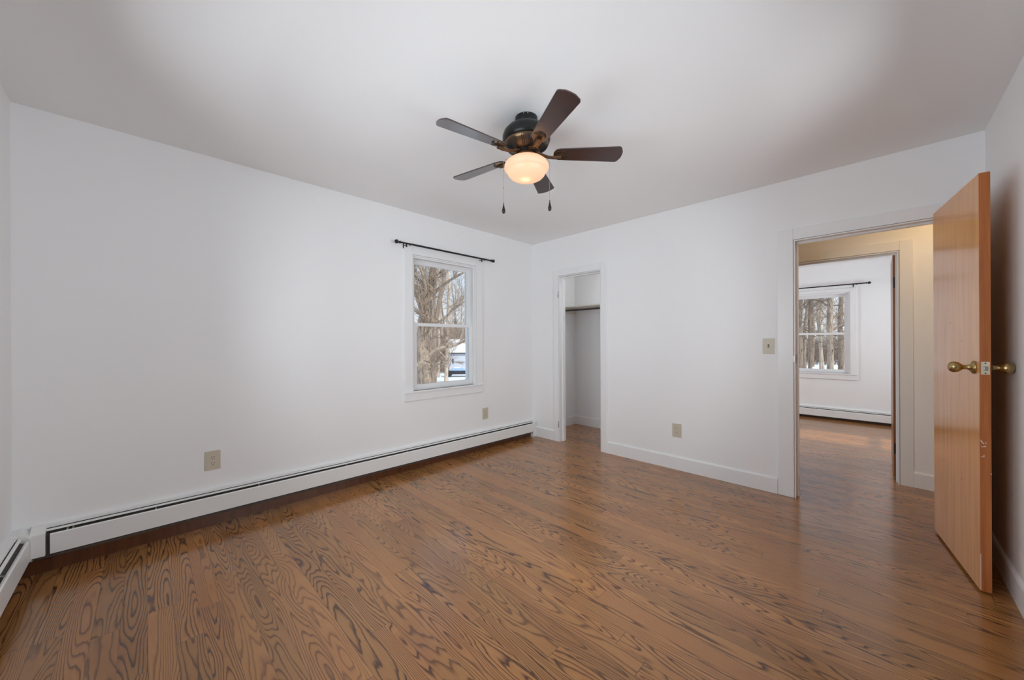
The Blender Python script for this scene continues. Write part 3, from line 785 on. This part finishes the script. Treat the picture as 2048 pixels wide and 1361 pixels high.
def grow(bm, rng, p, d, length, r, level, maxlevel, n):
    pts = [p.copy()]; rad = [r]; steps = 5 if level < 2 else 4
    kids = []
    for i in range(steps):
        d = (d + Vector((rng.uniform(-1, 1), rng.uniform(-1, 1), rng.uniform(-0.5, 0.9))) * 0.16).normalized()
        p = p + d * (length / steps); r2 = r * (1 - 0.75 * (i + 1) / steps)
        pts.append(p.copy()); rad.append(max(r2, 0.006))
        if i > 0 or level > 0: kids.append((p.copy(), d.copy(), max(r2, 0.01)))
    tube(bm, pts, rad, n, caps=False)
    if level < maxlevel:
        for kp, kd, kr in kids:
            for _ in range(2 if level < 2 else rng.choice((1, 2, 2))):
                nd = (kd + Vector((rng.uniform(-1, 1), rng.uniform(-1, 1), rng.uniform(-0.35, 0.7))) * 0.95).normalized()
                grow(bm, rng, kp, nd, length * rng.uniform(0.45, 0.7), kr * rng.uniform(0.4, 0.6), level + 1, maxlevel, max(3, n - 2))

def wood_tree(seed, h, r, low=0.25):
    rng = random.Random(seed); bm = bmesh.new()
    pts, rad = [], []; p = Vector((0, 0, -0.3)); d = Vector((rng.uniform(-0.03, 0.03), rng.uniform(-0.03, 0.03), 1))
    n = 12; kids = []
    for i in range(n + 1):
        f = i / n; pts.append(p.copy()); rad.append(r * (1.25 if i == 0 else 1) * (1 - 0.8 * f) + 0.01)
        if f > low: kids.append((p.copy(), rad[-1], f))
        d = (d + Vector((rng.uniform(-1, 1), rng.uniform(-1, 1), 0)) * 0.05).normalized(); p = p + d * (h / n)
    tube(bm, pts, rad, 9, caps=False)
    for kp, kr, f in kids:
        for _ in range(2):
            a = rng.uniform(0, 2 * math.pi)
            grow(bm, rng, kp, Vector((math.cos(a), math.sin(a), rng.uniform(0.3, 1.4))).normalized(), h * rng.uniform(0.12, 0.24) * (1.1 - 0.5 * f), kr * rng.uniform(0.22, 0.38), 1, 2, 5)
    return bm

# trees of the woods behind, four shapes, every tree an object of its own
protos = []
for i, (sd, hh, rr_) in enumerate(((11, 19, 0.26), (23, 22, 0.34), (37, 17, 0.20), (41, 24, 0.42))):
    protos.append(obj('bare_tree', wood_tree(sd, hh, rr_), M['bark_far'] if i % 2 else M['bark_pale'], smooth=True))
rng = random.Random(5)
used = [False] * 4
def place_tree(pos, k, label, group, sc=1.0):
    o = protos[k] if not used[k] else protos[k].copy()
    if used[k]: COL.objects.link(o)
    used[k] = True
    o.location = pos; o.rotation_euler = (0, 0, rng.uniform(0, 6.28)); o.scale = (sc, sc, sc)
    tag(o, label, 'tree', group)
    return o
for i in range(11):
    px = 856 + (962 - 856) * ((i * 0.618) % 1.0); dp = rng.uniform(60, 115)
    if 893 < px < 945 and dp < 85: dp += 32
    place_tree(at(px, dp), rng.randrange(4), 'bare winter tree in the woods behind the near sash window', 'bare trees beyond the near sash window', rng.uniform(0.85, 1.15))
for i in range(11):
    px = 1560 + (1720 - 1560) * ((i * 0.618 + 0.3) % 1.0); dp = rng.uniform(45, 120)
    place_tree(at(px, dp), rng.randrange(4), 'bare winter tree in the woods behind the far room window', 'bare trees beyond the far room window', rng.uniform(0.85, 1.2))

# the big old maple by the near window
def maple():
    rng = random.Random(3); D = 24.0; bm = bmesh.new()
    base = at(847, D)
    def P(px, py, dz=0.0): 
        q = at(px, D + dz); return Vector((q.x, q.y, zpx(py, D + dz))) - base
    s = D / F_PX
    def limb(pp, twigs=0, tl=2.0):
        pts = [P(a, b, c) for a, b, w, c in pp]; rd = [w * s / 2 for a, b, w, c in pp]
        fp, fr = [], []
        for i in range(len(pts) - 1):
            for k in range(4):
                t = k / 4
                p0, p1 = pts[max(i - 1, 0)], pts[i]; p2 = pts[i + 1]; p3 = pts[min(i + 2, len(pts) - 1)]
                q = 0.5 * ((2 * p1) + (p2 - p0) * t + (2 * p0 - 5 * p1 + 4 * p2 - p3) * t * t + (3 * p1 - p0 - 3 * p2 + p3) * t ** 3)
                fp.append(q); fr.append((rd[i] * (1 - t) + rd[i + 1] * t) * (1 + 0.09 * math.sin(5.1 * len(fp))))
        fp.append(pts[-1]); fr.append(rd[-1])
        tube(bm, fp, fr, 14 if rd[0] > 0.2 else 8, caps=False)
        for _ in range(twigs):
            i = rng.randrange(2, len(fp) - 1); d = (fp[i + 1] - fp[i]).normalized()
            nd = (d * 0.6 + Vector((rng.uniform(-1, 1), rng.uniform(-1, 1), rng.uniform(-0.4, 1)))).normalized()
            grow(bm, rng, fp[i], nd, tl * rng.uniform(0.6, 1.3), max(0.02, fr[i] * 0.4), 1, 3, 5)
    limb([(847, 850, 40, 0), (847, 800, 31, 0), (847, 770, 28, 0), (848, 720, 29, 0), (850, 670, 30, 0), (853, 635, 29, 0), (858, 605, 23, 0), (863, 580, 19, 0), (868, 545, 17, 0), (871, 500, 14, 0), (868, 440, 10, 0), (872, 380, 6, 0), (868, 320, 2, 0)], 10, 2.6)
    limb([(850, 645, 20, 0), (845, 612, 16, 0), (839, 592, 14, 0.3), (830, 578, 13, 0.5), (815, 560, 11, 1), (800, 530, 8, 1), (790, 490, 4, 1)], 9, 2.0)
    limb([(846, 600, 8, 0), (852, 580, 7, -0.5), (848, 555, 5, -1), (842, 530, 4, -1.2), (838, 500, 3, -1.5), (842, 470, 2, -1.5)], 6, 1.5)
    limb([(858, 600, 7, 0), (872, 583, 7, -0.4), (890, 568, 6, -1), (908, 556, 5, -1.5), (932, 543, 4, -2), (960, 530, 2, -2)], 8, 1.7)
    limb([(860, 562, 6, 0), (876, 548, 4.5, -0.8), (888, 538, 3.5, -1), (905, 520, 2.4, -1.5)], 4, 1.2)
    limb([(856, 648, 6, 0), (872, 645, 4.5, -1), (888, 637, 4, -1.4), (905, 620, 3.6, -1.6), (918, 610, 3, -1.8), (940, 596, 2, -2)], 7, 1.5)
    limb([(822, 738, 6, -3), (838, 726, 6, -3), (855, 713, 5.5, -3), (870, 700, 5.5, -3), (888, 694, 5, -3), (905, 692, 4.6, -3), (918, 687, 4, -3), (934, 680, 3.4, -3), (960, 670, 2, -3)], 7, 1.2)
    limb([(860, 690, 4, -0.5), (866, 676, 3.4, -1), (876, 669, 3, -1.2), (892, 670, 2.6, -1.4), (908, 673, 2.2, -1.6), (932, 682, 1.6, -2)], 4, 0.9)
    limb([(874, 700, 3, -3), (882, 706, 2.6, -3), (890, 715, 2.2, -3), (896, 722, 1.4, -3)], 3, 0.8)
    limb([(850, 722, 3, -1), (862, 725, 2.6, -1.4), (876, 728, 2.2, -1.6), (888, 727, 1.6, -1.8)], 3, 0.8)
    o = obj('maple_tree', bm, M['bark'], smooth=True); o.location = base
    return tag(o, 'big old maple with furrowed trunk and spreading limbs outside the near window', 'tree')
maple()

def slim(px, depth, pts, label, mat, seed, extra=8, tl=2.2):
    rng = random.Random(seed); bm = bmesh.new(); base = at(px, depth); s = depth / F_PX
    P = [Vector((*at(a, depth).xy, zpx(b, depth))) - base for a, b, w in pts]; rd = [w * s / 2 for _, _, w in pts]
    P.insert(0, Vector((0, 0, -0.2))); rd.insert(0, rd[0] * 1.15)
    tube(bm, P, rd, 10, caps=False)
    for _ in range(extra):
        i = rng.randrange(2, len(P) - 1)
        a = rng.uniform(0, 6.28)
        grow(bm, rng, P[i].lerp(P[i + 1], rng.random()), Vector((math.cos(a), math.sin(a), rng.uniform(0, 1))).normalized(), tl * rng.uniform(0.7, 1.4), rd[i] * 0.3, 1, 3, 5)
    o = obj('bare_tree', bm, mat, smooth=True); o.location = base
    return tag(o, label, 'tree')
slim(867, 44, [(867, 766, 12), (868, 720, 11), (868, 680, 10), (872, 640, 9), (880, 600, 9), (889, 560, 9), (890, 520, 8), (894, 450, 6), (890, 360, 2)], 'darker grey trunk standing just right of the big maple', M['bark_far'], 8, 12, 3.2)
slim(892, 49, [(892, 758, 8), (893, 730, 7), (894, 700, 6.5), (895, 660, 6), (896, 620, 5.5), (899, 570, 5), (896, 520, 4.5), (899, 440, 3), (902, 360, 1.5)], 'slender pale tree in front of the grey garage', M['bark_pale'], 9, 14, 2.8)
slim(877, 56, [(877, 750, 5), (878, 700, 5), (878, 650, 5), (880, 590, 5), (884, 530, 4), (880, 440, 3), (882, 360, 1.5)], 'thin tree between the darker grey trunk and the slender pale tree', M['bark_pale'], 10, 10, 3.0)
# larger trunks filling the far window
for px, dp, w, lab, mt in ((1599, 34, 11, 'thick brown trunk at the left side of the far window', 'bark_far'), (1620, 44, 7, 'brown trunk left of the middle of the far window', 'bark_far'),
                     (1641, 50, 5, 'narrow pale trunk near the middle of the far window', 'bark_pale'), (1660, 33, 11, 'thick pale trunk right of the middle of the far window', 'bark'),
                     (1681, 40, 9, 'thick trunk at the right side of the far window', 'bark_far')):
    slim(px, dp, [(px, 745, w), (px + 1, 700, w * 0.95), (px - 1, 650, w * 0.9), (px + 2, 600, w * 0.85), (px + 4, 560, w * 0.8), (px, 480, w * 0.6), (px + 2, 380, w * 0.3)], lab, M[mt], px, 24, 2.6)

# brush: countless twigs between the trunks
def brush(name, px0, px1, d0, d1, n, hmax, label, seed):
    rng = random.Random(seed); bm = bmesh.new()
    for _ in range(n):
        p = at(rng.uniform(px0, px1), rng.uniform(d0, d1)); hh = rng.uniform(0.35, 1.0) * hmax
        d = Vector((rng.uniform(-0.35, 0.35), rng.uniform(-0.35, 0.35), 1)).normalized(); q = p + d * hh * 0.5
        d2 = (d + Vector((rng.uniform(-0.4, 0.4), rng.uniform(-0.4, 0.4), 0.2))).normalized(); e_ = q + d2 * hh * 0.5
        r = rng.uniform(0.02, 0.06)
        tube(bm, [p, q, e_], [r, r * 0.7, r * 0.2], 3, caps=False)
        for k in range(3):
            s0 = q.lerp(e_, rng.random()); dd = (d2 + Vector((rng.uniform(-1, 1), rng.uniform(-1, 1), rng.uniform(-0.2, 0.8)))).normalized()
            tube(bm, [s0, s0 + dd * hh * rng.uniform(0.15, 0.4)], [r * 0.5, r * 0.15], 3, caps=False)
    return tag(obj(name, bm, M['brush'], smooth=True), label, 'brush', kind='stuff')
brush('brush', 812, 898, 62, 110, 1500, 8.5, 'dense bare brush along the edge of the woods beyond the near window', 1)
brush('brush', 895, 965, 78, 120, 700, 11.0, 'bare brush rising behind the snowy garage roof', 2)
brush('brush', 1550, 1725, 78, 120, 1700, 6.6, 'dense bare brush under the trees beyond the far room window', 3)

# grey garage with a snow covered roof
gd = 66.0
gb = at(925, gd)
gyaw = YAW + R(8)
gar = tag(empty('garage', gb, gyaw), 'pale grey garage with a snow covered roof beyond the trees', 'building')
ez = zpx(706, gd) - GZ; rz = zpx(688, gd) - GZ
bm = bmesh.new(); box(bm, -2.55, 6.0, -0.0, 6.0, -0.1, ez)
for k in range(12): box(bm, -2.56, 6.01, -0.02, 0.0, 0.25 + k * 0.26, 0.27 + k * 0.26)
obj('wall', bm, M['siding'], gar)
bm = bmesh.new(); prism(bm, [(-0.35, ez - 0.05), (3.0, rz + 0.7), (6.35, ez - 0.05), (6.35, ez + 0.15), (3.0, rz + 0.95), (-0.35, ez + 0.15)], 0, -2.8, 6.3)
obj('roof', bm, M['snow'], gar)
bm = bmesh.new(); box(bm, -2.8, 6.3, -0.40, -0.32, ez - 0.12, ez + 0.06); obj('gutter', bm, M['slot'], gar)
bm = bmesh.new(); box(bm, -1.85, -1.6, -0.04, 0.01, 1.45, 2.25); obj('window', bm, M['house_window'], gar)

# parked car
cd = 57.0
car = tag(empty('car', at(918, cd), YAW + R(6)), 'dark parked car with frosted windows in the snow before the garage', 'car')
bm = bmesh.new()
prism(bm, [(-2.2, 0.35), (2.2, 0.35), (2.25, 0.62), (2.05, 0.80), (0.9, 0.88), (-1.75, 0.90), (-2.2, 0.75)], 1, -0.85, 0.85)
bmesh.ops.bevel(bm, geom=bm.edges[:], offset=0.05, segments=2, affect='EDGES')
obj('body', bm, M['carpaint'], car)
bm = bmesh.new(); prism(bm, [(-1.5, 0.88), (1.2, 0.86), (0.55, 1.22), (0.2, 1.32), (-0.9, 1.30)], 1, -0.72, 0.72)
bmesh.ops.bevel(bm, geom=bm.edges[:], offset=0.06, segments=2, affect='EDGES')
obj('windows', bm, M['carglass'], car)
bm = bmesh.new(); prism(bm, [(-0.85, 1.30), (0.22, 1.31), (0.1, 1.37), (-0.75, 1.37)], 1, -0.66, 0.66); obj('roof', bm, M['snow'], car)
for wx in (-1.4, 1.4):
    for wy in (-0.8, 0.8):
        bm = bmesh.new(); tube(bm, [(wx, wy - 0.1, 0.31), (wx, wy + 0.1, 0.31)], 0.31, 20); obj('wheel', bm, M['rubber'], car)
